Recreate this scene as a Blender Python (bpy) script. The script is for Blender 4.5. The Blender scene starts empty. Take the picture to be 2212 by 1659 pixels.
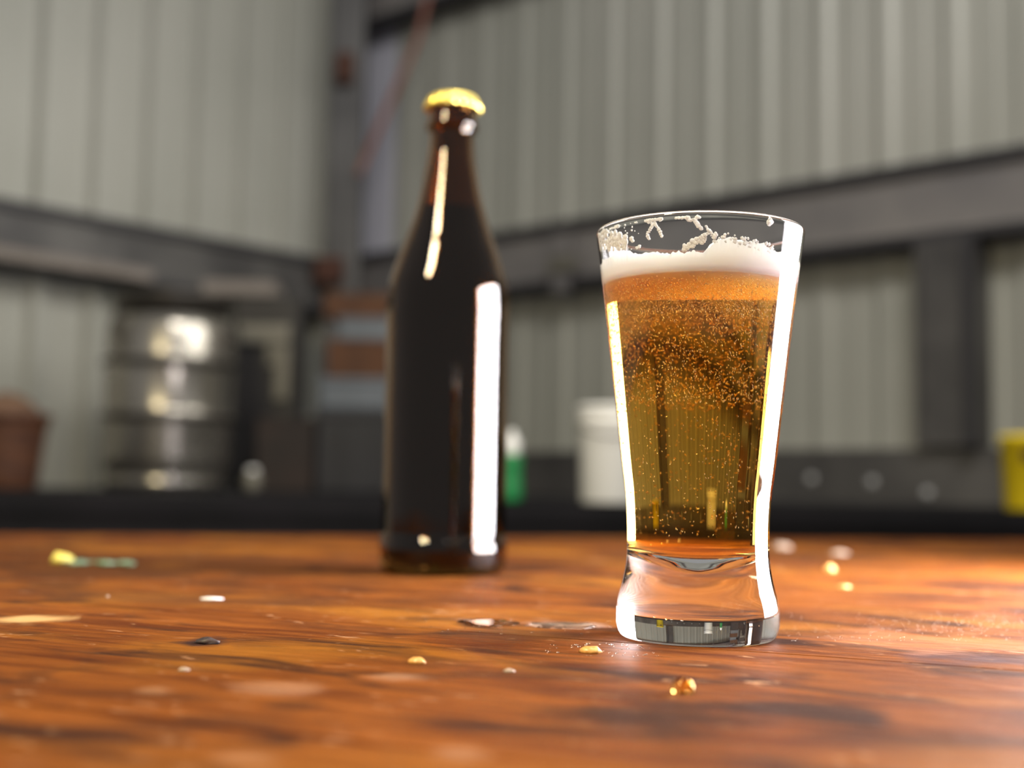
import bpy, bmesh, math, random
from mathutils import Vector, Matrix, noise
random.seed(7)
C = bpy.context.scene.collection
scn = bpy.context.scene
PI = math.pi
def R(a): return math.radians(a)

# ------------------------------------------------------------------ camera
TZ = 0.90                       # table top above the floor
EYE = 0.0469                    # lens above the table top
F = 2700.0                      # focal length in pixels of the 2212 wide frame
PITCH = math.atan(220 / F)
ROLL = R(1.0)
cam_d = bpy.data.cameras.new('camera')
cam = bpy.data.objects.new('camera', cam_d); C.objects.link(cam)
cam_d.sensor_fit = 'HORIZONTAL'; cam_d.sensor_width = 22.3
cam_d.lens = F / 2212 * 22.3
cam_d.clip_start = 0.01; cam_d.clip_end = 60
CM = Matrix.Translation((0, 0, TZ + EYE)) @ Matrix.Rotation(PI / 2 + PITCH, 4, 'X') @ Matrix.Rotation(ROLL, 4, 'Z')
cam.matrix_world = CM
cam_d.dof.use_dof = True
cam_d.dof.focus_distance = 0.372
cam_d.dof.aperture_fstop = 4.0
scn.camera = cam

# ------------------------------------------------------------------ world, lights, exposure
w = bpy.data.worlds.new('world'); scn.world = w; w.use_nodes = True
bg = w.node_tree.nodes['Background']
bg.inputs[0].default_value = (0.83, 0.825, 0.81, 1); bg.inputs[1].default_value = 0.34

def area(name, loc, target, sx, sy, power, col, roll_dir=None):
    l = bpy.data.lights.new(name, 'AREA'); l.shape = 'RECTANGLE'; l.size = sx; l.size_y = sy
    l.energy = power; l.color = col
    o = bpy.data.objects.new(name, l); C.objects.link(o); o.location = loc
    d = (Vector(target) - Vector(loc)).normalized()
    if roll_dir is None:
        o.rotation_euler = d.to_track_quat('-Z', 'Y').to_euler()
    else:                                    # local Y runs along roll_dir
        z = -d; y = Vector(roll_dir); y = (y - z * y.dot(z)).normalized(); x = y.cross(z)
        o.rotation_euler = Matrix((x, y, z)).transposed().to_euler()
    return o
# photographer's light panel standing on the table to the right of the glass
area('panel_lamp', (0.42, 0.605, TZ + 0.153), (0, 0.605, TZ + 0.153), 0.37, 0.30, 20.5, (1.0, 0.96, 1.0), (0, 0, 1))
# warm fluorescent row under the roof behind the camera
az = R(40)
area('tube_lamp', (-math.sin(az) * 2.0, 0.7 - math.cos(az) * 2.0, TZ + 1.65), (-math.sin(az) * 2.0, 0.7 - math.cos(az) * 2.0, 0), 0.26, 1.4, 140,
     (1.0, 0.85, 0.52), (math.sin(az), math.cos(az), 0))
# unseen fill light added to brighten the walls and bench
area('wall_fill', (0.7, 0.5, TZ + 3.1), (0.2, 4.4, TZ + 0.5), 1.6, 0.6, 95, (1.0, 0.97, 0.90))
sl = area('rib_fill', (1.3, 2.6, TZ + 1.9), (-1.7, 4.1, TZ + 0.6), 1.8, 1.2, 8, (1.0, 0.98, 0.90)); sl.data.spread = R(75)  # unseen light added to bring out the left wall's ribs
vs = scn.view_settings
scn.display_settings.display_device = 'sRGB'
vs.view_transform = 'Standard'; vs.look = 'None'; vs.gamma = 1; vs.use_curve_mapping = False
vs.exposure = 0.0
cy = scn.cycles
cy.max_bounces = 18; cy.transmission_bounces = 18; cy.glossy_bounces = 8; cy.diffuse_bounces = 4
cy.transparent_max_bounces = 8; cy.caustics_reflective = True; cy.caustics_refractive = True
cy.blur_glossy = 0.3; cy.sample_clamp_indirect = 12; cy.use_denoising = True

# ------------------------------------------------------------------ pixel helpers (frame 2212 x 1659)
def ray(px, py):
    d = CM.to_3x3() @ Vector(((px - 1106) / F, -(py - 829.5) / F, -1.0))
    return d
O = Vector((0, 0, TZ + EYE))
def at(px, py, Y):
    d = ray(px, py); return O + d * (Y / d.y)
def ground(px, py, z=TZ):
    d = ray(px, py); return O + d * ((z - O.z) / d.z)

# ------------------------------------------------------------------ mesh helpers
def link(name, bm, mat, parent=None, smooth=False, loc=None):
    me = bpy.data.meshes.new(name); bm.to_mesh(me); bm.free()
    if mat:
        for m in (mat if isinstance(mat, (list, tuple)) else [mat]): me.materials.append(m)
    if smooth:
        for p in me.polygons: p.use_smooth = True
    o = bpy.data.objects.new(name, me); C.objects.link(o)
    if parent: o.parent = parent
    if loc is not None: o.location = loc
    return o
def tag(o, label=None, cat=None, group=None, kind=None):
    if label: o['label'] = label
    if cat: o['category'] = cat
    if group: o['group'] = group
    if kind: o['kind'] = kind
    return o
def thing(name, loc, label, cat, group=None, rz=0):
    o = bpy.data.objects.new(name, None); C.objects.link(o); o.location = loc; o.rotation_euler = (0, 0, rz)
    o.empty_display_size = 0.02
    return tag(o, label, cat, group)
def box(bm, x0, x1, y0, y1, z0, z1, M=None, bev=0):
    vs_ = [bm.verts.new(v) for v in ((x0,y0,z0),(x1,y0,z0),(x1,y1,z0),(x0,y1,z0),(x0,y0,z1),(x1,y0,z1),(x1,y1,z1),(x0,y1,z1))]
    fs = [bm.faces.new([vs_[i] for i in f]) for f in ((3,2,1,0),(4,5,6,7),(0,1,5,4),(1,2,6,5),(2,3,7,6),(3,0,4,7))]
    if M is not None:
        for v in vs_: v.co = M @ v.co
    if bev:
        es = {e for f in fs for e in f.edges}
        bmesh.ops.bevel(bm, geom=list(es), offset=bev, segments=2, affect='EDGES', profile=0.6)
def nbox(*a, **k):
    bm = bmesh.new(); box(bm, *a, **k); return bm
def lathe(prof, seg=96, cap0=True, cap1=True, fn=None):
    """prof = [(r, z)...] from bottom outside up; normals outward when going up."""
    bm = bmesh.new(); rings = []
    for r, z in prof:
        if r <= 1e-7: rings.append([bm.verts.new((0, 0, z))]); continue
        ring = []
        for i in range(seg):
            a = 2 * PI * i / seg
            rr, zz = (r, z) if fn is None else fn(r, z, a)
            ring.append(bm.verts.new((rr * math.cos(a), rr * math.sin(a), zz)))
        rings.append(ring)
    for A, B in zip(rings, rings[1:]):
        for i in range(seg):
            j = (i + 1) % seg
            if len(A) == 1 and len(B) == 1: continue
            if len(A) == 1: bm.faces.new((A[0], B[j], B[i]))
            elif len(B) == 1: bm.faces.new((A[i], A[j], B[0]))
            else: bm.faces.new((A[i], A[j], B[j], B[i]))
    if cap0 and len(rings[0]) > 1: bm.faces.new(rings[0][::-1])
    if cap1 and len(rings[-1]) > 1: bm.faces.new(rings[-1])
    return bm
def spline(pts, n=8):
    """Catmull-Rom through (r, z) points"""
    out = []
    P = [pts[0]] + list(pts) + [pts[-1]]
    for i in range(1, len(P) - 2):
        a, b, c, d = P[i-1], P[i], P[i+1], P[i+2]
        for k in range(n):
            t = k / n
            out.append(tuple(0.5 * (2*b[q] + (c[q]-a[q])*t + (2*a[q]-5*b[q]+4*c[q]-d[q])*t*t + (3*b[q]-a[q]-3*c[q]+d[q])*t**3) for q in (0, 1)))
    out.append(tuple(pts[-1])); return out
def tube(bm, pts, r, seg=8):
    rings = []
    for i, p in enumerate(pts):
        p = Vector(p); a = Vector(pts[max(i-1, 0)]); b = Vector(pts[min(i+1, len(pts)-1)])
        t = (b - a).normalized(); u = t.cross(Vector((0, 0, 1)))
        if u.length < 1e-3: u = t.cross(Vector((0, 1, 0)))
        u.normalize(); v = t.cross(u)
        rr = r[i] if isinstance(r, (list, tuple)) else r
        rings.append([bm.verts.new(p + (u * math.cos(2*PI*k/seg) + v * math.sin(2*PI*k/seg)) * rr) for k in range(seg)])
    for A, B in zip(rings, rings[1:]):
        for k in range(seg): bm.faces.new((A[k], A[(k+1) % seg], B[(k+1) % seg], B[k]))
    bm.faces.new(rings[0][::-1]); bm.faces.new(rings[-1])
def blob(bm, c, rx, ry, rz, sub=1, rough=0.0, sd=0.0, flat=False, M=None):
    r = bmesh.ops.create_icosphere(bm, subdivisions=sub, radius=1.0)
    for v in r['verts']:
        n = v.co.copy(); k = 1 + rough * noise.noise(n * 1.7 + Vector((sd, sd * 2.1, 3.3)))
        p = Vector((n.x * rx * k, n.y * ry * k, n.z * rz * k))
        if flat and p.z < 0: p.z *= 0.05
        if M is not None: p = M @ p
        v.co = p + Vector(c)
    for f in {f for v in r['verts'] for f in v.link_faces}: f.smooth = True

# ------------------------------------------------------------------ material helpers
def mat(name, col=(0.5, 0.5, 0.5), rough=0.5, metal=0.0, **kw):
    m = bpy.data.materials.new(name); m.use_nodes = True
    b = m.node_tree.nodes['Principled BSDF']
    b.inputs['Base Color'].default_value = (*col, 1); b.inputs['Roughness'].default_value = rough
    b.inputs['Metallic'].default_value = metal
    for k, v in kw.items(): b.inputs[k.replace('_', ' ')].default_value = v
    return m
def N(m, t, **kw):
    n = m.node_tree.nodes.new(t)
    for k, v in kw.items():
        if k.startswith('i_'): n.inputs[k[2:].replace('_', ' ')].default_value = v
        else: setattr(n, k, v)
    return n
def L(m, a, b): m.node_tree.links.new(a, b)
def mottled(name, c0, c1, scale=6, rough=0.6, metal=0.0, bump=0.1, detail=6, stretch=(1, 1, 1), r2=None, **kw):
    m = mat(name, c0, rough, metal, **kw); b = m.node_tree.nodes['Principled BSDF']
    tc = N(m, 'ShaderNodeTexCoord'); mp = N(m, 'ShaderNodeMapping'); mp.inputs['Scale'].default_value = stretch
    nz = N(m, 'ShaderNodeTexNoise'); nz.inputs['Scale'].default_value = scale; nz.inputs['Detail'].default_value = detail
    cr = N(m, 'ShaderNodeValToRGB'); cr.color_ramp.elements[0].position = 0.35; cr.color_ramp.elements[1].position = 0.68
    cr.color_ramp.elements[0].color = (*c0, 1); cr.color_ramp.elements[1].color = (*c1, 1)
    L(m, tc.outputs['Object'], mp.inputs[0]); L(m, mp.outputs[0], nz.inputs['Vector']); L(m, nz.outputs[0], cr.inputs[0])
    L(m, cr.outputs[0], b.inputs['Base Color'])
    if bump:
        bp = N(m, 'ShaderNodeBump'); bp.inputs['Strength'].default_value = bump; bp.inputs['Distance'].default_value = 0.002
        L(m, nz.outputs[0], bp.inputs['Height']); L(m, bp.outputs[0], b.inputs['Normal'])
    if r2 is not None:
        mr = N(m, 'ShaderNodeMapRange'); mr.inputs[3].default_value = rough; mr.inputs[4].default_value = r2
        L(m, nz.outputs[0], mr.inputs[0]); L(m, mr.outputs[0], b.inputs['Roughness'])
    return m
def glassmat(name, ior=1.5, col=(1, 1, 1), rough=0.0, absorb=None):
    m = bpy.data.materials.new(name); m.use_nodes = True; nt = m.node_tree
    for n in list(nt.nodes): nt.nodes.remove(n)
    o = nt.nodes.new('ShaderNodeOutputMaterial'); g = nt.nodes.new('ShaderNodeBsdfGlass')
    g.inputs['Color'].default_value = (*col, 1); g.inputs['Roughness'].default_value = rough; g.inputs['IOR'].default_value = ior
    nt.links.new(g.outputs[0], o.inputs['Surface'])
    if absorb:
        v = nt.nodes.new('ShaderNodeVolumeAbsorption'); v.inputs['Color'].default_value = (*absorb[0], 1); v.inputs['Density'].default_value = absorb[1]
        nt.links.new(v.outputs[0], o.inputs['Volume'])
    return m

M_sheet = mottled('painted_sheet_steel', (0.315, 0.315, 0.28), (0.37, 0.365, 0.33), scale=1.2, rough=0.42, bump=0)
M_flash = mottled('bluish_flashing', (0.47, 0.47, 0.56), (0.52, 0.52, 0.60), scale=2, rough=0.5, bump=0)
M_girt = mottled('galvanised_girt', (0.0606, 0.0574, 0.0587), (0.1275, 0.1211, 0.1179), scale=3.5, rough=0.5, metal=0.35, bump=0.1)
M_girt2 = mottled('galvanised_girt_pale', (0.17, 0.16, 0.165), (0.27, 0.25, 0.24), scale=3.0, rough=0.5, metal=0.3, bump=0.1)
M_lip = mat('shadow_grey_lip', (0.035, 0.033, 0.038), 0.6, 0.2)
M_col = mottled('column_steel', (0.0560, 0.0544, 0.0560), (0.1040, 0.1000, 0.1000), scale=4, rough=0.5, metal=0.3)
M_rust = mottled('rusty_steel', (0.0400, 0.0120, 0.0060), (0.0880, 0.0280, 0.0120), scale=20, rough=0.8)
M_redrod = mottled('red_oxide_rod', (0.2240, 0.0800, 0.0560), (0.2880, 0.1280, 0.0960), scale=20, rough=0.7)
M_bolt = mat('bright_zinc_bolt', (0.75, 0.75, 0.77), 0.25, 0.6)
M_black = mottled('black_bench_laminate', (0.006, 0.006, 0.008), (0.010, 0.009, 0.012), scale=8, rough=0.7, bump=0, Specular_IOR_Level=0.12)
M_floor = mottled('concrete_floor', (0.10, 0.095, 0.09), (0.17, 0.16, 0.15), scale=3, rough=0.8)
M_steel = mottled('brushed_keg_steel', (0.3120, 0.2880, 0.2520), (0.4560, 0.4260, 0.3840), scale=5, rough=0.2, metal=0.9, bump=0.02, r2=0.32)
M_kegband = mat('keg_rolling_ring', (0.10, 0.09, 0.08), 0.4, 0.8)
M_dark = mottled('dark_painted_metal', (0.0090, 0.0078, 0.0090), (0.0196, 0.0168, 0.0168), scale=6, rough=0.45)
M_darkbrown = mottled('dark_brown_ply', (0.0101, 0.0054, 0.0039), (0.0216, 0.0101, 0.0065), scale=10, rough=0.7)
M_card = mottled('brown_cardboard', (0.0600, 0.0220, 0.0072), (0.0960, 0.0360, 0.0112), scale=9, rough=0.8)
M_bluetub = mottled('pale_blue_plastic', (0.0685, 0.0843, 0.1054), (0.1054, 0.1212, 0.1476), scale=6, rough=0.4)
M_navy = mottled('navy_crate', (0.0044, 0.0047, 0.0088), (0.0095, 0.0095, 0.0158), scale=7, rough=0.5)
M_paletimber = mottled('pale_pinkish_board', (0.1721, 0.1466, 0.1275), (0.2295, 0.1976, 0.1785), scale=9, rough=0.7)
M_palemetal = mottled('dull_pale_metal', (0.1280, 0.1200, 0.0960), (0.2160, 0.2000, 0.1680), scale=6, rough=0.5, metal=0.3)
M_white = mat('white_plastic', (0.95, 0.95, 0.95), 0.4, Coat_Weight=0.5, Coat_Roughness=0.35)
M_green = mat('green_plastic', (0.01, 0.22, 0.06), 0.35)
M_yellow = mat('yellow_plastic', (0.95, 0.72, 0.02), 0.4)
M_terra = mottled('reddish_brown_wicker', (0.0385, 0.0108, 0.0046), (0.1001, 0.0347, 0.0115), scale=14, rough=0.7, stretch=(1, 1, 2.5))
M_sack = mottled('brown_grain_heap', (0.0990, 0.0495, 0.0270), (0.1620, 0.0945, 0.0585), scale=60, rough=0.9, bump=0.5)

# ------------------------------------------------------------------ table wood
GA = R(-24)                                  # direction of the boards
def wood_mat():
    m = bpy.data.materials.new('varnished_table_wood'); m.use_nodes = True
    nt = m.node_tree; b = nt.nodes['Principled BSDF']
    tc = N(m, 'ShaderNodeTexCoord')
    oi = N(m, 'ShaderNodeObjectInfo')
    mp = N(m, 'ShaderNodeMapping'); mp.inputs['Rotation'].default_value = (0, 0, -GA)
    L(m, tc.outputs['Object'], mp.inputs[0])
    def mix(a, bb, fac, mode='MIX'):
        x = N(m, 'ShaderNodeMix', data_type='RGBA', blend_type=mode)
        for s, v in ((6, a), (7, bb)):
            if isinstance(v, tuple): x.inputs[s].default_value = (*v, 1)
            else: L(m, v, x.inputs[s])
        if isinstance(fac, float): x.inputs[0].default_value = fac
        else: L(m, fac, x.inputs[0])
        return x.outputs[2]
    def nz(scale, sc, detail=6, dist=0.0, vec=None):
        s = N(m, 'ShaderNodeMapping'); s.inputs['Scale'].default_value = sc
        L(m, vec or mp.outputs[0], s.inputs[0])
        n = N(m, 'ShaderNodeTexNoise'); n.inputs['Scale'].default_value = scale; n.inputs['Detail'].default_value = detail
        n.inputs['Distortion'].default_value = dist
        L(m, s.outputs[0], n.inputs['Vector']); return n.outputs[0]
    def ramp(v, p0, p1, c0=(0, 0, 0), c1=(1, 1, 1)):
        r = N(m, 'ShaderNodeValToRGB'); e = r.color_ramp.elements
        e[0].position = p0; e[1].position = p1; e[0].color = (*c0, 1); e[1].color = (*c1, 1)
        L(m, v, r.inputs[0]); return r.outputs[0]
    grain = nz(10, (1.2, 9, 9), 8, 1.2)
    fine = nz(40, (1.5, 16, 16), 6, 0.4)
    big = nz(7, (1, 1.6, 1.6), 4, 0.6)
    base = ramp(grain, 0.30, 0.70, (0.070, 0.017, 0.004), (0.20, 0.062, 0.010))
    base = mix(base, (0.055, 0.016, 0.006), ramp(fine, 0.50, 0.78))
    base = mix(base, (0.25, 0.095, 0.012), ramp(big, 0.52, 0.75))
    base = mix(base, (0.035, 0.013, 0.007), ramp(nz(16, (1, 2.2, 2.2), 5, 1.0), 0.50, 0.66))
    # pale worn flecks
    base = mix(base, (0.36, 0.19, 0.10), ramp(nz(60, (1, 2.2, 2.2), 6, 1.5), 0.64, 0.74))
    # stains and other patches, among them painted shade and wet sheen: (x, y, half length, half width, angle, colour, strength)
    warp = nz(28, (1, 1, 1), 5, 0.6)
    def stain_shade(base, px, py, wpx, hpx, col, st=0.8, ang=0.0):
        c = ground(px, py); e = ground(px + wpx, py); g2 = ground(px, py - hpx)
        hx = (e - c).length; hy = (g2 - c).length
        s = N(m, 'ShaderNodeMapping'); s.vector_type = 'TEXTURE'
        s.inputs['Location'].default_value = (c.x, c.y, 0); s.inputs['Rotation'].default_value = (0, 0, ang)
        s.inputs['Scale'].default_value = (hx, hy, 100)
        L(m, tc.outputs['Object'], s.inputs[0])
        ln = N(m, 'ShaderNodeVectorMath', operation='LENGTH'); L(m, s.outputs[0], ln.inputs[0])
        ad = N(m, 'ShaderNodeMath', operation='MULTIPLY_ADD'); L(m, warp, ad.inputs[0]); ad.inputs[1].default_value = 4.0
        L(m, ln.outputs['Value'], ad.inputs[2])
        mr = N(m, 'ShaderNodeMapRange'); mr.inputs[1].default_value = 2.55; mr.inputs[2].default_value = 3.3
        mr.inputs[3].default_value = st; mr.inputs[4].default_value = 0.0
        L(m, ad.outputs[0], mr.inputs[0])
        return mix(base, col, mr.outputs[0])
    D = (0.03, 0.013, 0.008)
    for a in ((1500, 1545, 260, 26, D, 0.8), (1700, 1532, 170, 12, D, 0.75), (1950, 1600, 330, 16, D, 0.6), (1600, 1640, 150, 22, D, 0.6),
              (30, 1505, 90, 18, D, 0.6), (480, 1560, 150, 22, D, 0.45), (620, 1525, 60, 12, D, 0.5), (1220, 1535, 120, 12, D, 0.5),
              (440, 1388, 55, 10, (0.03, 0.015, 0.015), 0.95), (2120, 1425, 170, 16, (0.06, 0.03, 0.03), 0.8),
              (1180, 1375, 190, 10, D, 0.6), (1150, 1225, 130, 9, D, 0.7), (40, 1195, 120, 6, D, 0.5), (150, 1240, 250, 12, D, 0.45),  # first two paint the shade left of the glass and beside the bottle
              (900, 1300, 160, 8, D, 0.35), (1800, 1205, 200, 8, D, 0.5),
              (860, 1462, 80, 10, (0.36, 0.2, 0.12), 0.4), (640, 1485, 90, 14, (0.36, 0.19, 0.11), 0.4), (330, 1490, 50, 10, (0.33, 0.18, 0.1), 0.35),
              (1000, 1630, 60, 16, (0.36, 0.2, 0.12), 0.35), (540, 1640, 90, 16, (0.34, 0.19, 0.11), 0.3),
              (2010, 1385, 200, 22, (0.36, 0.15, 0.07), 0.4), (350, 1225, 520, 26, (0.06, 0.022, 0.008), 0.6), (250, 1290, 380, 10, (0.06, 0.022, 0.01), 0.5), (50, 1338, 90, 8, (0.55, 0.35, 0.15), 0.7), (1230, 1350, 90, 6, (0.5, 0.4, 0.36), 0.5)):  # broad darker areas on the left; last one paints the wet smear's sheen
        base = stain_shade(base, *a)
    L(m, base, b.inputs['Base Color'])
    rg = N(m, 'ShaderNodeMapRange'); rg.inputs[3].default_value = 0.42; rg.inputs[4].default_value = 0.75
    L(m, nz(22, (1, 2, 2), 6), rg.inputs[0]); L(m, rg.outputs[0], b.inputs['Roughness'])
    b.inputs['Specular IOR Level'].default_value = 0.04
    bp = N(m, 'ShaderNodeBump'); bp.inputs['Strength'].default_value = 0.55; bp.inputs['Distance'].default_value = 0.0012
    hm = N(m, 'ShaderNodeMath', operation='ADD'); L(m, fine, hm.inputs[0]); L(m, nz(120, (1, 1.6, 1.6), 8), hm.inputs[1])
    L(m, hm.outputs[0], bp.inputs['Height']); L(m, bp.outputs[0], b.inputs['Normal'])
    return m
M_wood = wood_mat()
M_leg = mottled('dark_table_leg', (0.05, 0.02, 0.01), (0.09, 0.04, 0.02), scale=8, rough=0.6)

# ------------------------------------------------------------------ room shell
CR = Vector((-0.676, 5.2, 0))               # the far corner of the shed
dL = Vector((-0.669, -0.743, 0))            # left wall runs this way from the corner
dR = Vector((0.743, -0.669, 0))             # right wall runs this way
nL = Vector((0.743, -0.669, 0))             # inward normals
nR = Vector((-0.669, -0.743, 0))
WH = 4.2
def frame(origin, d, n):
    return Matrix(((d.x, n.x, 0, origin.x), (d.y, n.y, 0, origin.y), (0, 0, 1, 0), (0, 0, 0, 1)))
ML, MR = frame(CR, dL, nL), frame(CR, dR, nR)
PIT, HR = 0.205, 0.018
def sheet_bm(k, M, t0=0.0, HR=0.018):
    """one folded wall sheet, four ribs wide; local x along wall, y inward"""
    bm = bmesh.new(); pts = []
    for r in range(4):
        x = t0 + (k * 4 + r) * PIT
        pts += [(x, 0), (x + 0.055, 0), (x + 0.06, 0.003), (x + 0.085, 0.003), (x + 0.09, 0), (x + 0.128, 0), (x + 0.146, HR), (x + 0.182, HR), (x + 0.200, 0)]
    pts.append((t0 + (k + 1) * 4 * PIT, 0))
    lo = [bm.verts.new(M @ Vector((x, y, 0.02))) for x, y in pts]; hi = [bm.verts.new(M @ Vector((x, y, WH))) for x, y in pts]
    lo2 = [bm.verts.new(M @ Vector((x, y - 0.004, 0.02))) for x, y in pts]; hi2 = [bm.verts.new(M @ Vector((x, y - 0.004, WH))) for x, y in pts]
    for i in range(len(pts) - 1):
        bm.faces.new((lo[i], lo[i+1], hi[i+1], hi[i])); bm.faces.new((lo2[i+1], lo2[i], hi2[i], hi2[i+1]))
        bm.faces.new((hi[i], hi[i+1], hi2[i+1], hi2[i])); bm.faces.new((lo[i+1], lo[i], lo2[i], lo2[i+1]))
    bm.normal_update()
    return bm
def wall(name, M, nsheets, t0):
    w_ = bpy.data.objects.new(name, None); C.objects.link(w_); tag(w_, kind='structure')
    for k in range(nsheets): link('sheet', sheet_bm(k, M, t0, 0.034 if name == 'wall_left' else 0.011), M_sheet, w_)
    return w_
WL = wall('wall_left', ML, 5, 0.0); WR = wall('wall_right', MR, 6, 0.16)
tag(WL, label='pale grey-green ribbed steel sheet wall left of the corner post')
tag(WR, label='pale grey-green ribbed steel sheet wall right of the corner post')
# bluish flashing closing the corner of the right wall
fb = nbox(0.0, 0.245, -0.004, 0.006, 0.02, WH, MR); tag(link('flashing', fb, M_flash, WR), label='smooth bluish flashing strip beside the corner post')
def wt(px, M, d):                            # distance along a wall for a pixel column
    b = ray(px, 1040); s = b.x / b.y
    return (s * CR.y - CR.x) / (d.x - s * d.y)
def wz(px, py, t, d, off=0.0):               # height of a wall point seen at a pixel
    Y = CR.y + d.y * t; return at(px, py, Y).z
def girt(parent, M, t0, t1, z0, z1, m, label, lip_top=0.030, lip_bot=0.022, depth=0.09):
    HR = 0.034 if parent is WL else 0.018
    bm = nbox(t0, t1, HR, HR + depth - 0.02, z0 + 0.004, z1 - 0.004, M)
    g = link('girt', bm, m, parent); tag(g, label=label)
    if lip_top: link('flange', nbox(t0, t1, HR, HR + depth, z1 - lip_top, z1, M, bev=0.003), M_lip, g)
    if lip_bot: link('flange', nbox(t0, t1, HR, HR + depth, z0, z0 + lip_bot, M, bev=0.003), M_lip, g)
    return g
# left girt
tl0, tl1 = wt(690, ML, dL), 3.3
zt = wz(690, 572, tl0, dL); zb = zt - 0.215
gL = girt(WL, ML, 0.10, tl1, zb, zt, M_girt, 'dark grey steel girt across the left wall')
print('left girt', zt, zb, wz(0, 437, wt(0, ML, dL), dL))
# right girt
tr = wt(1700, MR, dR); zt2 = wz(1700, 415, tr, dR); zb2 = wz(1700, 575, tr, dR)
print('right girt', zt2, zb2, wz(1100, 520, wt(1100, MR, dR), dR), wz(2200, 335, wt(2200, MR, dR), dR))
gR = girt(WR, MR, 0.10, 4.6, zb2, zt2, M_girt2, 'grey steel girt rising across the right wall', 0.034, 0.03)
# upper girt of right wall
tu = wt(850, MR, dR); zu = wz(860, 60, tu, dR)
girt(WR, MR, 0.10, 4.6, zu, zu + 0.2, M_girt2, 'grey girt high on the right wall', 0.03, 0.035)
# low girt with bolts
zl1 = wz(2000, 968, wt(2000, MR, dR), dR)
gB = girt(WR, MR, 0.30, 4.6, zl1 - 0.22, zl1, M_girt, 'dull grey lower girt with bright bolts', 0.0, 0.0)
for px, py in ((1785, 1035), (1915, 1042), (2033, 1065), (1500, 1040), (1640, 1040)):
    t = wt(px, MR, dR); z = wz(px, py, t, dR)
    bm = lathe([(0.013, 0), (0.013, 0.006), (0.007, 0.006), (0.007, 0.012), (0, 0.0125)], 12)
    bm.transform(MR @ Matrix.Translation((t, HR + 0.07, z)) @ Matrix.Rotation(-PI / 2, 4, 'X')); link('bolt', bm, M_bolt, gB)
# jamb on the right between the girts
t0, t1 = wt(2022, MR, dR), wt(2150, MR, dR)
jb = link('jamb', nbox(t0, t1 - 0.0, HR, HR + 0.10, zl1, zb2, MR, bev=0.004), M_girt, WR); tag(jb, label='grey upright steel jamb right of the glass')
link('flange', nbox(t0, t0 + 0.012, HR + 0.1, HR + 0.112, zl1, zb2, MR), M_girt, jb)
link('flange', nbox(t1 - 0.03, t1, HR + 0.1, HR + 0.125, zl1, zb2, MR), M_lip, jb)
# cleat left of the glass
tcx = wt(1250, MR, dR)
cl = link('cleat', nbox(tcx - 0.035, tcx + 0.035, HR + 0.09, HR + 0.10, zb2 - 0.02, zt2 - 0.05, MR), M_girt2, WR)
link('tab', nbox(tcx - 0.045, tcx + 0.075, HR + 0.10, HR + 0.11, zb2 + 0.05, zb2 + 0.10, MR), M_palemetal, cl)
# corner post
cpost = bpy.data.objects.new('trim_1', None); C.objects.link(cpost); tag(cpost, 'dark grey steel post standing in the corner of the shed', kind='structure')
c = at(738, 600, 4.93); bm = bmesh.new()
box(bm, -0.066, 0.066, -0.066, 0.066, 0.0, WH, Matrix.Translation((c.x, 4.98, 0)), bev=0.006); link('post', bm, M_col, cpost)
p = at(748, 150, 4.9); link('bracket', nbox(p.x - .035, p.x + .03, 4.86, 4.915, p.z - .06, p.z + .06, bev=.006), M_rust, cpost)
p = at(716, 575, 4.9); link('bracket', nbox(p.x - .06, p.x + .05, 4.85, 4.915, p.z - .07, p.z + .03, bev=.006), M_rust, cpost)
# rust red brace rod
bm = bmesh.new(); a = at(925, -10, 4.75); b_ = at(905, 80, 4.75); c_ = at(775, 375, 4.86); tube(bm, [a, b_, c_], 0.012, 8)
rod = link('brace_rod', bm, M_redrod, cpost); tag(rod, label='thin red-brown rod slanting from the post')
fl = link('floor', nbox(-5, 6, -3, 6, -0.1, 0.0), M_floor); tag(fl, kind='structure')

# ------------------------------------------------------------------ black bench
BZ = TZ + EYE - 0.030
bench = thing('bench', (0.2, 2.9, 0), 'long black bench standing behind the wooden table', 'bench')
def prism(poly, z0, z1):
    bm = bmesh.new(); lo = [bm.verts.new((x, y, z0)) for x, y in poly]; hi = [bm.verts.new((x, y, z1)) for x, y in poly]
    bm.faces.new(lo[::-1]); bm.faces.new(hi)
    for i in range(len(poly)): j = (i + 1) % len(poly); bm.faces.new((lo[i], lo[j], hi[j], hi[i]))
    bmesh.ops.recalc_face_normals(bm, faces=bm.faces); return bm
def inwall(M, t, off): v = M @ Vector((t, off, 0)); return (v.x, v.y)
poly = [(-2.0, 2.30), (2.05, 2.30), inwall(MR, 3.9, 0.20), inwall(MR, 0.32, 0.20), inwall(ML, 0.32, 0.20), inwall(ML, 2.9, 0.20)]
def off(o, dx): return [(x - 0.2, y - 2.9) for x, y in o]
link('bench_top', prism(off(poly, 0), BZ - 0.035, BZ), M_black, bench)
link('apron', nbox(-2.1, 1.75, -0.59, -0.565, BZ - 0.30, BZ - 0.035), M_black, bench)
for x, y in ((-2.05, -0.55), (1.7, -0.55), (-1.9, 0.3), (1.0, 0.9), (-0.2, -0.55), (-0.85, 1.75)):
    link('leg', nbox(x - 0.03, x + 0.03, y, y + 0.06, 0, BZ - 0.035), M_black, bench)

# ------------------------------------------------------------------ things on the bench
def px_w(n, Y): return n * Y / F
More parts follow.
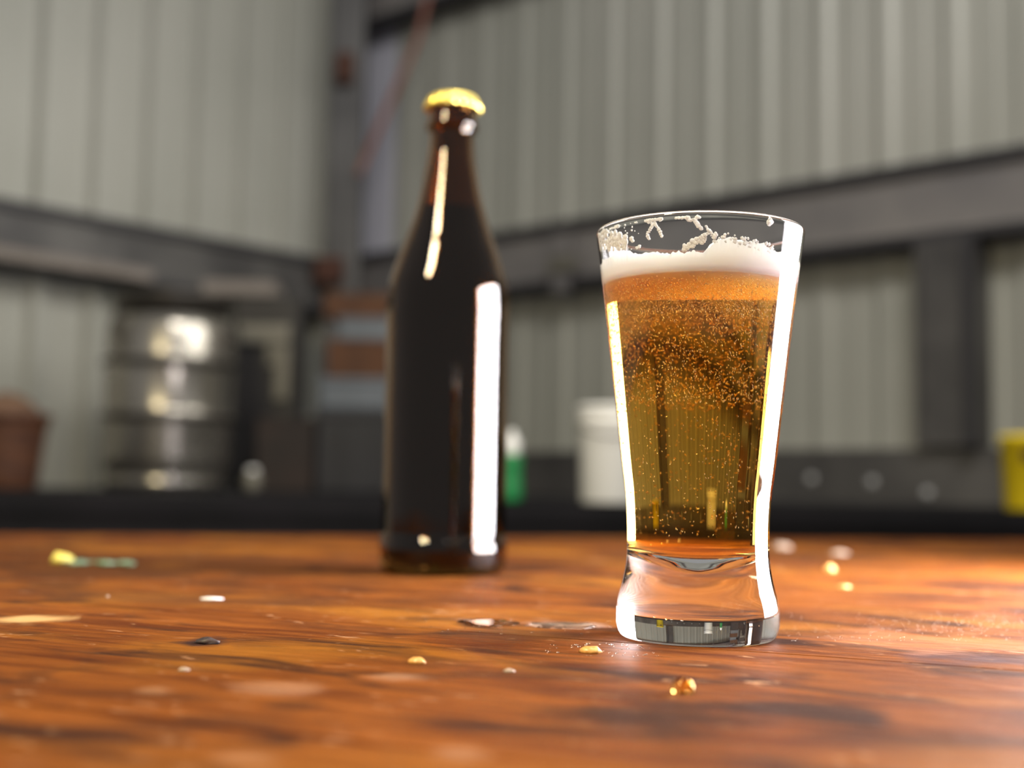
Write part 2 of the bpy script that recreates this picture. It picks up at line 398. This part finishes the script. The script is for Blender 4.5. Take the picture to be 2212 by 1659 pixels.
# keg
Y = 3.80; kc = at(358, 1050, Y)
keg = thing('keg', (kc.x, Y, BZ), 'tall dull stainless steel keg standing on the black bench', 'keg')
prof = [(0.150, 0.0), (0.178, 0.004), (0.180, 0.03), (0.172, 0.045), (0.186, 0.065), (0.192, 0.10), (0.192, 0.205), (0.194, 0.215), (0.201, 0.222), (0.201, 0.232), (0.194, 0.24),
        (0.192, 0.25), (0.192, 0.375), (0.194, 0.385), (0.201, 0.392), (0.201, 0.402), (0.194, 0.41), (0.192, 0.42), (0.190, 0.50), (0.178, 0.535), (0.150, 0.556), (0.08, 0.568), (0, 0.57)]
link('keg_body', lathe(prof, 64), M_steel, keg, True); keg.scale = (1, 1, 0.955)
bm = bmesh.new()
for z in (0.227, 0.397):

    link("rolling_ring", lathe([(0.2005, z - 0.008), (0.2045, z - 0.004), (0.2045, z + 0.004), (0.2005, z + 0.008)], 64, False, False), M_kegband, keg, True)
bm.free()
link('chime', lathe([(0.166, 0.535), (0.170, 0.535), (0.172, 0.60), (0.176, 0.607), (0.172, 0.612), (0.166, 0.607), (0.166, 0.535)], 64, False, False), M_kegband, keg, True)
link('valve', lathe([(0.03, 0.565), (0.03, 0.59), (0.02, 0.592), (0.02, 0.60), (0, 0.602)], 24), M_steel, keg, True)
# basket at the left edge
Y = 3.15; c = at(12, 1050, Y)
bk = thing('basket', (c.x, Y, BZ), 'reddish brown tapered basket at the left edge of the bench', 'basket')
def wick(r, z, a): return (r * (1 + 0.012 * math.sin(a * 24 + z * 400)), z)
link('basket_body', lathe([(0.070, 0), (0.074, 0.005), (0.078, 0.04), (0.083, 0.085), (0.089, 0.13), (0.096, 0.17), (0.100, 0.185), (0.097, 0.190), (0.090, 0.185), (0.085, 0.16), (0, 0.155)], 96, fn=wick), M_terra, bk, True)
link('hoop', lathe([(0.0965, 0.170), (0.103, 0.172), (0.104, 0.185), (0.099, 0.190)], 64, False, False), M_terra, bk, True)
hp = lathe([(0.092, 0.165), (0.08, 0.192), (0.055, 0.222), (0.025, 0.240), (0, 0.245)], 48, fn=lambda r, z, a: (r * (1 + 0.05 * math.sin(3 * a)), z - 0.012 * math.cos(a) * (r / 0.09)))
link('grain_heap', hp, M_sack, bk, True)
# dark cabinet with pale bracket
Y = 4.30; x0, x1 = at(503, 1050, Y).x, at(648, 1050, Y).x; top = at(560, 648, Y).z
cb = thing('cabinet', ((x0 + x1) / 2, Y, BZ), 'dark narrow metal cabinet with a pale bracket beside the keg', 'cabinet')
hw = (x1 - x0) / 2; H = top - BZ
link('body', nbox(-hw, hw, -0.1, 0.1, 0.015, H, bev=0.006), M_dark, cb)
link('door', nbox(-hw + 0.012, hw - 0.012, -0.112, -0.1, 0.04, H - 0.03, bev=0.003), M_dark, cb)
for sx in (-1, 1):
    for sy in (-1, 1): link('foot', nbox(sx * (hw - .02) - .012, sx * (hw - .02) + .012, sy * .08 - .012, sy * .08 + .012, 0, 0.015), M_dark, cb)
cx = (x0 + x1) / 2
def bxz(px, py): q = at(px, py, Y - 0.12); return q.x - cx, q.z - BZ
(ax, az_), (bx_, bz_) = bxz(516, 740), bxz(628, 703)
bm = nbox(ax, bx_, -0.135, -0.112, az_, bz_, bev=0.004); (ax, az_), (bx_, bz_) = bxz(592, 865), bxz(628, 745); box(bm, ax, bx_, -0.135, -0.112, az_, bz_, bev=0.004)
(ax, az_), (bx_, bz_) = bxz(575, 790), bxz(598, 735); box(bm, ax, bx_, -0.13, -0.112, az_, bz_, bev=0.004)
tag(link('bracket', bm, M_palemetal, cb), label='pale dull metal bracket')
a, b_ = at(452, 632, Y), at(607, 604, Y)
tag(link('board', nbox(a.x, b_.x, Y - 0.11, Y + 0.05, top, top + (b_.z - a.z), bev=0.004), M_paletimber), 'short pale board lying on top of the dark cabinet', 'board')
# long pale board on left girt ledge
t0 = wt(255, ML, dL); zA = wz(255, 612, t0, dL); zB = wz(255, 588, t0, dL)
tag(link('batten', nbox(t0, 2.2, HR + 0.108, HR + 0.155, zA - 0.01, zB - 0.01, ML, bev=0.004), M_paletimber), 'long pale batten fixed along the lower part of the left girt', 'batten')
# white jar
c = at(545, 1050, 3.60)
jr = thing('jar', (c.x, 3.60, BZ), 'small round whitish jar at the foot of the dark cabinet', 'jar')
link('body', lathe(spline([(0.016, 0), (0.024, 0.008), (0.027, 0.028), (0.022, 0.05), (0.014, 0.056)], 4), 32), M_palemetal, jr, True)
link('lid', lathe([(0.015, 0.056), (0.015, 0.066), (0.012, 0.068), (0, 0.068)], 24), M_white, jr, True)
# dark brown box
Y = 3.95; x0, x1 = at(562, 1050, Y).x, at(682, 1050, Y).x; z1 = at(600, 905, Y).z
bb = thing('box', ((x0 + x1) / 2, Y, BZ), 'dark reddish brown box between the cabinet and the carton stack', 'box')
hw = (x1 - x0) / 2
link('body', nbox(-hw, hw, -0.08, 0.08, 0, z1 - BZ - 0.012, bev=0.004), M_darkbrown, bb); link('lid', nbox(-hw - .004, hw + .004, -0.084, 0.084, z1 - BZ - 0.012, z1 - BZ, bev=0.003), M_darkbrown, bb)
# stack of cartons and tubs
Y = 4.0; X0, X1 = 697, 872; cxx = (at(X0, 900, Y).x + at(X1, 900, Y).x) / 2; hw0 = (at(X1, 900, Y).x - at(X0, 900, Y).x) / 2
prev = BZ
def zpix(py): return at(770, py, Y - 0.1).z
layers = [(884, 'crate', M_navy, 'navy blue plastic crate at the bottom of the stack by the post', 'crate', 1.0, 0.0),
          (816, 'tub', M_bluetub, 'larger pale blue-grey tub, lower of the two in the stack', 'tub', 0.98, 0.0),
          (735, 'carton', M_card, 'taller brown cardboard carton between the two pale blue tubs', 'carton', 0.93, 0.015),
          (686, 'tub', M_bluetub, 'shallow pale blue-grey tub near the top of the stack', 'tub', 0.80, 0.03),
          (634, 'carton', M_card, 'low brown cardboard carton topmost of the stack', 'carton', 0.93, 0.0)]
for py, nm, mm, lab, cat, k, dx in layers:
    zz = zpix(py); h = zz - prev; hw = hw0 * k
    t = thing(nm, (cxx + dx, Y, prev), lab, cat, 'stack of cartons and tubs on the bench')
    if nm == 'crate':
        link('body', nbox(-hw, hw, -.11, .11, 0, h - 0.03, bev=0.006), mm, t); link('rim', nbox(-hw - .005, hw + .005, -.115, .115, h - 0.03, h, bev=0.004), mm, t)
        for s in (-1, 1): link('rib', nbox(s * hw * .45 - .006, s * hw * .45 + .006, -.118, -.11, 0.01, h - 0.03), mm, t)
    elif nm == 'tub':
        bm = nbox(-hw, hw, -.105, .105, 0, h * .8, bev=0.008); link('body', bm, mm, t)
        link('lid', nbox(-hw - .004, hw + .004, -.109, .109, h * .8, h, bev=0.004), mm, t)
    else:
        link('body', nbox(-hw, hw, -.105, .105, 0, h - .002, bev=0.003), mm, t)
        link('flap', nbox(-hw, -0.002, -.105, .105, h - .002, h), mm, t); link('flap', nbox(0.002, hw, -.105, .105, h - .002, h), mm, t)
    prev = zz
# green bottle with white cap
Y = 2.42; c = at(1104, 1050, Y); z = lambda py: at(1104, py, Y).z - BZ
gb = thing('squeeze_bottle', (c.x, Y, BZ), 'small green squeeze bottle with white top, just right of the beer bottle', 'bottle')
zt_, zm = z(930), z(982)
link('body', lathe(spline([(0.015, 0), (0.021, 0.004), (0.0215, 0.03), (0.0195, 0.055), (0.0215, zm - 0.01), (0.014, zm)], 4), 32), M_green, gb, True)
link('cap', lathe([(0.014, zm), (0.0155, zm + .002), (0.015, zm + (zt_ - zm) * .6), (0.008, zm + (zt_ - zm) * .7), (0.006, zt_), (0, zt_)], 32), M_white, gb, True)
# white bucket
Y = 2.46; c = at(1322, 1050, Y); Hb = at(1322, 878, Y).z - BZ; r = px_w(72, Y)
wb = thing('bucket', (c.x, Y, BZ), 'white plastic bucket with lid on the bench, behind the beer glass', 'bucket')
link('body', lathe([(r * .90, 0), (r * .93, .003), (r * .985, Hb * .80), (r * 1.0, Hb * .80 + .002), (r * 1.04, Hb * .82), (r * 1.04, Hb * .86), (r, Hb * .88), (r, Hb * .93)], 64), M_white, wb, True)
link('lid', lathe([(r * 1.0, Hb * .93), (r * 1.07, Hb * .94), (r * 1.07, Hb * .99), (r * 1.02, Hb), (0, Hb * .995)], 64), M_white, wb, True)
bm = bmesh.new(); tube(bm, [(math.cos(a) * r * 1.09, -abs(math.sin(a)) * r * 1.09, Hb * .84 - math.sin(a) * .03) for a in [PI * i / 24 for i in range(25)]], 0.0018, 6)
link('handle', bm, M_palemetal, wb)
# yellow tub
Y = 2.42; c = at(2252, 1050, Y); Hy = at(2200, 940, Y).z - BZ; r = px_w(86, Y)
yt = thing('tub', (c.x, Y, BZ), 'bright yellow plastic tub at the right edge of the bench', 'tub')
link('body', lathe([(r * .86, 0), (r * .89, .004), (r * .98, Hy * .9), (r * 1.02, Hy * .91), (r * 1.02, Hy * .97), (r * .99, Hy), (r * .95, Hy), (r * .93, Hy * .9), (0, Hy * .6)], 64), M_yellow, yt, True)
bm = bmesh.new(); a0 = -PI * .73; q = Vector((math.cos(a0) * r, math.sin(a0) * r, Hy * .72)); 
bm = lathe([(0.012, 0), (0.012, 0.004), (0, 0.005)], 20); bm.transform(Matrix.Translation(q) @ Matrix.Rotation(a0, 4, 'Z') @ Matrix.Rotation(PI / 2, 4, 'Y')); tag(link('mark', bm, M_rust, yt), label='small dark round mark')

# ------------------------------------------------------------------ wooden table
table = thing('table', (0, 0.45, 0), 'worn orange-brown varnished wooden table under the glass and bottle', 'table')
gd = Vector((math.cos(GA), math.sin(GA), 0)); gn = Vector((-math.sin(GA), math.cos(GA), 0))
jp = ground(1850, 1310)                      # a point on the visible board joint
fa, fb_ = ground(0, 1152), ground(2212, 1166)
fdir = (fb_ - fa).normalized(); fn_ = Vector((-fdir.y, fdir.x, 0))
BW = 0.166
for k in range(-6, 8):
    y0 = gn.dot(jp) + (k - 1) * BW; bm = bmesh.new()
    g = 0.00025
    M_ = Matrix(((gd.x, gn.x, 0, 0), (gd.y, gn.y, 0, 0), (0, 0, 1, 0), (0, 0, 0, 1)))
    # board with many cuts so its face can undulate a little
    n = 1
    box(bm, -3, 3, y0 + g, y0 + BW - g, TZ - 0.038, TZ, M_)
    for co, no in ((fa, fn_), (Vector((1.15, 0, 0)), Vector((1, 0, 0))), (Vector((-1.15, 0, 0)), Vector((-1, 0, 0))), (Vector((0, -0.45, 0)), Vector((0, -1, 0)))):
        r_ = bmesh.ops.bisect_plane(bm, geom=bm.verts[:] + bm.edges[:] + bm.faces[:], plane_co=co, plane_no=no, clear_outer=True)
        es = [e for e in r_['geom_cut'] if isinstance(e, bmesh.types.BMEdge)]
        if es: bmesh.ops.holes_fill(bm, edges=es)
    if not bm.faces: bm.free(); continue
    es = [e for e in bm.edges if all(v.co.z > TZ - 1e-4 for v in e.verts)]
    bmesh.ops.bevel(bm, geom=es, offset=0.0005, segments=2, affect='EDGES')
    o = link('plank', bm, M_wood, table); o.matrix_parent_inverse = Matrix.Translation((0, -0.45, 0))
for x, y in ((-1.0, -0.7), (1.0, -0.7), (-1.0, 0.35), (1.0, 0.55)):
    link('leg', nbox(x - .04, x + .04, y - .04, y + .04, 0, TZ - 0.12), M_leg, table)
link('apron', nbox(-1.02, 1.02, 0.36, 0.385, TZ - 0.13, TZ - 0.038), M_leg, table)
link('apron', nbox(-1.02, 1.02, -0.72, -0.69, TZ - 0.13, TZ - 0.038), M_leg, table)
for x in (-1.0, 1.0): link('apron', nbox(x - .012, x + .012, -0.69, 0.36, TZ - 0.13, TZ - 0.038), M_leg, table)

# ------------------------------------------------------------------ beer bottle
M_brown = mat('brown_bottle_glass', (0.30, 0.14, 0.035), 0.0, 0.0, Transmission_Weight=1.0, IOR=1.5)
M_stout = mat('dark_beer_in_bottle', (0.004, 0.0025, 0.002), 0.15)
M_gold = mottled('gold_crown_cap', (0.92, 0.72, 0.16), (0.98, 0.82, 0.24), scale=40, rough=0.35, metal=0.75, bump=0)
bc = ground(956, 1237)
bottle = thing('beer_bottle', (bc.x, bc.y, TZ), 'dark brown glass beer bottle with gold crown cap, left of the glass', 'bottle')
mm_ = 0.001
bo = [(28.5, 0.2), (31.5, 0.8), (33.4, 3.5), (34.0, 8), (34.1, 14), (33.5, 18), (33.2, 22), (33.2, 60), (33.2, 100), (33.3, 130), (33.7, 138), (33.55, 144), (33.2, 150), (32.3, 156), (30.6, 162), (27.6, 171), (24.0, 180.5),
      (20.8, 190), (18.2, 199.5), (16.2, 208), (14.6, 216), (13.0, 225), (12.2, 232), (12.0, 238), (12.4, 240), (14.0, 241), (14.3, 243), (13.6, 245.5), (12.8, 247), (13.0, 250), (13.2, 255)]
bo = [(r * mm_, z * mm_) for r, z in bo]
outer = bo[:1] + spline(bo[1:25], 3) + bo[25:]
inner = [(max(r - 0.0028, 0.004), z) for r, z in outer if 0.0075 < z][::-1]
prof = [(0, 0.0035), (0.022, 0.003), (0.026, 0.0005)] + outer + [(0.0105, 0.2555)] + inner + [(0.026, 0.0055), (0, 0.006)]
link('bottle_glass', lathe(prof, 96, False, False), M_brown, bottle, True)
zl = at(970, 455, bc.y).z - TZ
lq = [(r - 0.0029, z) for r, z in outer if 0.010 < z < zl]
link('dark_beer', lathe([(0, 0.0065)] + [(0.027, 0.0065)] + lq + [(lq[-1][0], zl), (0, zl)], 96), M_stout, bottle, True)
def crimp(r, z, a):
    k = max(0.0, min(1.0, (0.2585 - z) / 0.005)); return (r + 0.0007 * k * math.cos(21 * a), z)
cap = lathe([(0.0150, 0.2525), (0.0156, 0.2528), (0.0150, 0.2550), (0.0142, 0.2575), (0.0134, 0.2590), (0.0120, 0.2600), (0.006, 0.2605), (0, 0.2606)], 168, cap0=False, fn=crimp)
link('crown_cap', cap, M_gold, bottle, True)
link('cap_skirt', lathe([(0.0138, 0.2535), (0.0152, 0.2525)], 96, False, False), M_gold, bottle, True)

# ------------------------------------------------------------------ beer glass
M_glass = glassmat('clear_glass', 1.5, (1, 1, 1))
M_beer = glassmat('amber_beer', 1.34 / 1.5, (1, 1, 1), absorb=((0.975, 0.76, 0.03), 62))
M_foam = mat('beer_foam', (0.985, 0.975, 0.95), 0.8, Subsurface_Weight=1.0, Subsurface_Radius=(0.012, 0.012, 0.011), Subsurface_Scale=1.0)
gc = ground(1506, 1378)
pint = thing('beer_glass', (gc.x, gc.y, TZ), 'tall flared clear glass of amber beer with white foam', 'glass')
go = [(22.6, 0.0), (23.9, 0.6), (25.0, 2.4), (25.7, 5.5), (25.7, 9), (25.0, 13), (23.9, 17), (22.9, 22), (22.4, 28), (22.5, 36), (23.1, 45), (24.4, 55), (25.9, 68), (27.6, 82.5), (29.3, 97), (30.9, 110), (31.9, 118), (32.9, 125), (33.4, 128.6)]
go = [(r * mm_, z * mm_) for r, z in go]
OUT = spline(go, 4)
def rout(z):
    for (r0, z0), (r1, z1) in zip(OUT, OUT[1:]):
        if z0 <= z <= z1: return r0 + (r1 - r0) * (z - z0) / max(z1 - z0, 1e-9)
    return OUT[-1][0]
def thick(z): return 0.0013 + 0.0010 * max(0, min(1, (0.11 - z) / 0.08))
def rin(z): return rout(z) - thick(z)
BL = 0.1123                                  # beer level
zs = [0.0292 + (0.1286 - 0.0292) * i / 60 for i in range(61)]
zs_b = [z for z in zs if z < BL] + [BL]; zs_a = [BL] + [z for z in zs if z > BL + 1e-5]
# cavity floor: shallow rounded cone
floor_in = [(r, z - 0.0018) for r, z in ((0, 0.0212), (0.002, 0.02135), (0.005, 0.0222), (0.009, 0.0240), (0.013, 0.0258), (0.0165, 0.0272), (0.0190, 0.0285), (0.0200, 0.0297))]
rim = [(0.0334, 0.1290), (0.0331, 0.1297), (0.0327, 0.1300), (0.0323, 0.1297), (0.0321, 0.1290)]
base_in = [(0, 0.0030), (0.010, 0.0027), (0.017, 0.0016), (0.0195, 0.0004), (0.0210, 0.0)]
gp = base_in + OUT + rim[:] + [(rin(z), z) for z in zs_a[::-1]]
link('glass_body', lathe(gp, 160, False, False), M_glass, pint, True)
beerp = floor_in + [(rin(z), z) for z in zs_b] + [(rin(BL) * 0.6, BL), (0, BL)]
beer = link('beer', lathe(beerp, 160, False, False), M_beer, pint)
for p in beer.data.polygons: p.use_smooth = p.center.z < BL - 1e-5
tag(beer, label='clear amber beer full of rising bubbles')
# bubbles
bm = bmesh.new(); rnd = random.Random(3)
def bubble(x, y, z, ln, wd, tilt, a):
    ax_ = Vector((math.sin(tilt) * math.cos(a), math.sin(tilt) * math.sin(a), math.cos(tilt)))
    u = ax_.orthogonal().normalized(); v = ax_.cross(u); c0 = Vector((x, y, z))
    top_, bot = bm.verts.new(c0 + ax_ * ln), bm.verts.new(c0 - ax_ * ln)
    rg = [bm.verts.new(c0 + (u * math.cos(k * PI / 2) + v * math.sin(k * PI / 2)) * wd) for k in range(4)]
    for k in range(4): bm.faces.new((rg[k], rg[(k + 1) % 4], top_)); bm.faces.new((rg[(k + 1) % 4], rg[k], bot))
for i in range(8500):
    u = rnd.random()
    if u < 0.50: z = BL - 0.0008 - 0.011 * rnd.random() ** 1.3
    elif u < 0.91: z = BL - 0.006 - 0.033 * rnd.random() ** 1.25
    else: z = BL - 0.03 - 0.05 * rnd.random()
    rr = (rin(z) - 0.0008) * math.sqrt(rnd.random()); a = rnd.random() * 2 * PI
    dense = z > BL - 0.010
    bubble(rr * math.cos(a), rr * math.sin(a), z, rnd.uniform(0.00016, 0.0003) if dense else rnd.uniform(0.0003, 0.0006), rnd.uniform(0.00013, 0.0002), rnd.gauss(0, 0.45), rnd.random() * 2 * PI)
M_bub = mat('silvery_bubble', (0.97, 0.97, 0.97), 0.25, 0.7)
bub = link('bubbles', bm, M_bub, beer, True); tag(bub, kind='stuff')
# foam
def foam_top(x, y):
    a = math.atan2(y, x)
    sm = max(0.0, min(1.0, (x + 0.0035) / 0.005)); sm = sm * sm * (3 - 2 * sm)
    lump = sm * max(0.0016, 0.0042 - max(0, x - 0.004) * 0.11) * (0.6 - 0.4 * y / 0.03)
    lump += math.exp(-((x + 0.028) / 0.007) ** 2) * 0.002
    n1 = noise.noise(Vector((x * 260, y * 260, 0.4))) * 0.0011 + abs(noise.noise(Vector((x * 650, y * 650, 2)))) * 0.0016 + abs(noise.noise(Vector((x * 1500, y * 1500, 5)))) * 0.0008
    return 0.1172 + lump + n1
bm = bmesh.new(); NS, NR = 420, 26; rings = []
for j, z in enumerate((BL - 0.0003, BL + 0.0018, BL + 0.0036)):
    rings.append([bm.verts.new((math.cos(2*PI*i/NS) * (rin(z) + 0.00012), math.sin(2*PI*i/NS) * (rin(z) + 0.00012), z)) for i in range(NS)])
for j in range(NR):
    f = 1 - j / NR; ring = []
    for i in range(NS):
        a = 2*PI*i/NS; x, y = math.cos(a), math.sin(a); rr = (rin(0.118) + 0.00012) * f; z = foam_top(x * rr, y * rr)
        if j == 0: rr = rin(min(z, 0.128)) + 0.00012
        ring.append(bm.verts.new((x * rr, y * rr, z)))
    rings.append(ring)
for A, B in zip(rings, rings[1:]):
    for i in range(NS): bm.faces.new((A[i], A[(i+1) % NS], B[(i+1) % NS], B[i]))
ctop = bm.verts.new((0, 0, foam_top(0, 0))); cbot = bm.verts.new((0, 0, BL - 0.0003))
for i in range(NS): bm.faces.new((rings[-1][i], rings[-1][(i+1) % NS], ctop)); bm.faces.new((rings[0][(i+1) % NS], rings[0][i], cbot))
foam = link('foam', bm, M_foam, pint, True)
# lacing: foam left clinging to the inside wall
def near_wall(px, py, far=False):
    Yq = gc.y - 0.03
    for _ in range(12):
        q = at(px, py, Yq); z = q.z - TZ; zc = max(0.112, min(0.128, z)); r = rin(zc); dx = q.x - gc.x
        if abs(dx) > r * 0.995: dx = math.copysign(r * 0.995, dx)
        Yq = gc.y + (1 if far else -1) * math.sqrt(r * r - dx * dx)
    v = Vector((dx, Yq - gc.y, zc)); n = Vector((v.x, v.y, 0)).normalized(); v -= n * 0.0001
    return v, n
bm = bmesh.new()
def lace(px, py, s, sq=0.45, far=False):
    v, n = near_wall(px, py, far)
    z_ = n; x_ = Vector((0, 0, 1)).cross(z_).normalized(); y_ = z_.cross(x_)
    Mx = Matrix((x_, y_, z_)).transposed()
    blob(bm, v, s * rnd.uniform(.8, 1.2), s * rnd.uniform(.8, 1.2), s * sq, 1, 0.35, rnd.random() * 50, M=Mx)
def zz1(x, y): return 1220 + x / 2.9625, 380 + y / 2.9625
def stroke(pts, s, step=3.0, jit=1.2):
    pts = [zz1(*p) for p in pts]
    for (xa, ya), (xb, yb) in zip(pts, pts[1:]):
        n = max(1, int(math.hypot(xb - xa, yb - ya) / step))
        for k in range(n):
            t = k / n; lace(xa + (xb - xa) * t + rnd.uniform(-jit, jit), ya + (yb - ya) * t + rnd.uniform(-jit, jit), s * rnd.uniform(.7, 1.25))
stroke([(520, 275), (535, 225), (575, 198), (610, 205), (625, 245), (600, 270), (560, 262), (530, 285), (560, 305)], 0.0006)
stroke([(575, 300), (545, 345), (530, 375), (550, 410)], 0.0006); stroke([(580, 305), (605, 345), (625, 395)], 0.0006)
stroke([(712, 212), (755, 208), (795, 200), (790, 255), (790, 285), (830, 280), (865, 245)], 0.0006); stroke([(830, 280), (860, 320), (880, 352)], 0.0007)
for _ in range(70):
    x = rnd.uniform(880, 1330); lace(*zz1(x, 352 + (x - 900) * 0.19 + rnd.uniform(-10, 60)), rnd.uniform(0.0003, 0.0008))
stroke([(905, 322), (925, 350), (950, 372)], 0.0006)
for _ in range(45): x = rnd.uniform(760, 900); lace(*zz1(x, 455 - (x - 760) * 0.5 + rnd.uniform(-12, 30)), rnd.uniform(0.0004, 0.0009))
stroke([(300, 235), (330, 245), (350, 235), (335, 270)], 0.0006); stroke([(270, 250), (290, 230)], 0.0006)
stroke([(205, 285), (225, 300), (250, 320), (270, 270)], 0.0006); stroke([(1300, 300), (1310, 260), (1305, 320)], 0.0009)
stroke([(430, 405), (455, 420)], 0.0007); stroke([(470, 455), (490, 455)], 0.0008)
for _ in range(190):
    x = rnd.uniform(175, 400); yb = 470; yt_ = 330 + abs(x - 270) * 0.45
    lace(*zz1(x, rnd.uniform(yt_, yb)), rnd.uniform(0.0005, 0.0011))
for _ in range(40): lace(*zz1(rnd.uniform(230, 480), rnd.uniform(280, 470)), rnd.uniform(0.0002, 0.0004))
lc = link('lacing', bm, mat('dried_foam', (0.97, 0.97, 0.96), 0.5), foam, True); tag(lc, kind='stuff')

# ------------------------------------------------------------------ small things on the table
M_amber = glassmat('amber_drop', 1.4, (1.0, 0.82, 0.45))
M_water = glassmat('clear_spill', 1.33, (1, 0.97, 0.93))
M_grain = mottled('malt_grain_husk', (0.55, 0.26, 0.06), (0.75, 0.42, 0.14), scale=900, rough=0.35, bump=0)
M_flake = mottled('pale_wood_flake', (0.3100, 0.2250, 0.1650), (0.3900, 0.3000, 0.2400), scale=500, rough=0.5, bump=0)
M_hopy = mottled('yellow_peel', (0.72, 0.62, 0.10), (0.86, 0.76, 0.22), scale=300, rough=0.5, bump=0)
M_leaf = mottled('grey_green_leaf', (0.05, 0.12, 0.06), (0.22, 0.33, 0.24), scale=260, rough=0.5, bump=0)
M_char = mottled('charred_crumb', (0.02, 0.012, 0.014), (0.06, 0.035, 0.035), scale=500, rough=0.6, bump=0)
def bit(name, px, py, wpx, hpx, m, label, cat, dz=0.5, rough=0.25, sub=2, rz=None):
    g_ = ground(px, py); s = g_.y / F
    rx = wpx / 2 * s; rz_ = hpx * s * dz
    bm = bmesh.new(); blob(bm, (0, 0, 0), rx, rx * 0.7, max(rz_, 0.0002), sub, rough, px * 0.37, flat=True)
    o = link(name, bm, m, None, True, loc=(g_.x, g_.y, TZ + max(rz_, 0.0002) * 0.05 + 0.00005))
    o.rotation_euler = (0, 0, rnd.uniform(-.5, .5) if rz is None else rz)
    return tag(o, label, cat)
bit('droplet', 1475, 1497, 50, 34, M_amber, 'fat glinting amber droplet in front of the glass', 'droplet', 0.95, 0.0, 4)
bit('grain', 1275, 1410, 52, 16, M_grain, 'golden husk of grain beside the left foot of the glass', 'grain', 0.9)
bit('grain', 900, 1433, 42, 15, M_grain, 'golden grain on the table below and between bottle and glass', 'grain', 0.9)
bit('droplet', 1792, 1236, 28, 18, M_grain, 'small pale amber bead right of the glass near the back', 'bead', 0.9, 0.1)
bit('crumb', 1822, 1270, 30, 8, M_grain, 'thin golden crumb right of the glass, in front of the pale bead', 'crumb', 0.8)
bit('flake', 1690, 1186, 44, 18, M_flake, 'pinkish flake at the far table edge right behind the glass', 'flake', 0.7)
bit('flake', 1812, 1197, 44, 12, M_flake, 'faint flat flake near the far edge, farthest right on the table', 'flake', 0.6)
bit('flake', 458, 1294, 52, 6, M_white, 'thin white sliver lying left of the bottle', 'sliver', 0.5)
bit('crumb', 397, 1450, 26, 16, M_flake, 'pale round crumb in the left foreground', 'crumb', 0.5)
bit('crumb', 1100, 1452, 26, 14, M_flake, 'pale crumb in the middle foreground between bottle and glass', 'crumb', 0.5)
bit('crumb', 232, 1291, 7, 6, M_flake, 'tiny pale speck left on the table before the green leaf', 'crumb', 0.9)
bit('crumb', 448, 1390, 56, 16, M_char, 'dark charred crumb left of the bottle in the foreground', 'crumb', 0.7, 0.6)
bit('peel', 133, 1216, 46, 28, M_hopy, 'small yellow piece of peel on the far left of the table', 'peel', 0.8, 0.4)
g_ = ground(228, 1221)
bm = bmesh.new(); s = g_.y / F
for px, hw in ((160, 22), (220, 26), (262, 20)):
    blob(bm, ((px - 228 + 12) * s, rnd.uniform(-.004, .004), 0), hw * s, hw * s * .8, 8 * s, 2, 0.5, px, flat=True)
tube(bm, [(-95 * s, 0, 3 * s), (-30 * s, .002, 4 * s), (55 * s, 0, 3 * s)], 2.2 * s, 6)
tag(link('leaf_sprig', bm, M_leaf, None, True, loc=(g_.x, g_.y, TZ + 0.0006)), 'dull green leafy sprig beside the yellow peel', 'leaf')
# wet patch
def puddle(px, py, wpx, hpx, name, label, sd):
    g_ = ground(px, py); hx = wpx / 2 * g_.y / F; hy = abs(ground(px, py - hpx / 2).y - g_.y)
    bm = bmesh.new(); NS = 48; rings = []
    for f, z in ((1.0, 0.00003), (0.985, 0.00022), (0.93, 0.0004), (0.6, 0.00045)):
        rings.append([bm.verts.new((math.cos(2*PI*i/NS) * hx * f * (1 + .3 * noise.noise(Vector((math.cos(2*PI*i/NS) * 1.5 + sd, math.sin(2*PI*i/NS) * 1.5, sd)))),
                                    math.sin(2*PI*i/NS) * hy * f * (1 + .3 * noise.noise(Vector((math.cos(2*PI*i/NS) * 1.5 + sd, math.sin(2*PI*i/NS) * 1.5, sd)))), z)) for i in range(NS)])
    for A, B in zip(rings, rings[1:]):
        for i in range(NS): bm.faces.new((A[i], A[(i+1) % NS], B[(i+1) % NS], B[i]))
    bm.faces.new(rings[-1]); bm.faces.new(rings[0][::-1])
    tag(link(name, bm, M_water, None, True, loc=(g_.x, g_.y, TZ + 0.00005)), label, 'puddle')
puddle(1050, 1346, 130, 16, 'puddle', 'small shiny wet patch between bottle and glass', 2.0)
puddle(1215, 1352, 150, 14, 'puddle', 'flat wet smear touching the left side of the glass', 7.0)
# fine droplets added to make the table sparkle
bm = bmesh.new()
def spray(n, x0, x1, y0, y1, smin, smax):
    for _ in range(n):
        g_ = ground(rnd.uniform(x0, x1), rnd.uniform(y0, y1))
        if (g_ - Vector((gc.x, gc.y, TZ))).length < 0.027 or (g_ - Vector((bc.x, bc.y, TZ))).length < 0.037: continue
        s = rnd.uniform(smin, smax); blob(bm, (g_.x, g_.y, TZ + 0.0001), s, s, s * .55, 1, 0.2, rnd.random() * 9, flat=True)
spray(260, 1690, 2212, 1318, 1385, 0.0001, 0.0003)
spray(70, 1880, 2212, 1335, 1365, 0.00015, 0.0004)
spray(60, 0, 900, 1285, 1330, 0.00012, 0.00035)
spray(40, 900, 1330, 1335, 1370, 0.0002, 0.0005)
spray(60, 1180, 1420, 1390, 1420, 0.0002, 0.0005)
dr = link('sparkle_drops', bm, M_water, None, True); tag(dr, 'fine clear droplets added over the table to make it sparkle', 'droplets', kind='stuff')
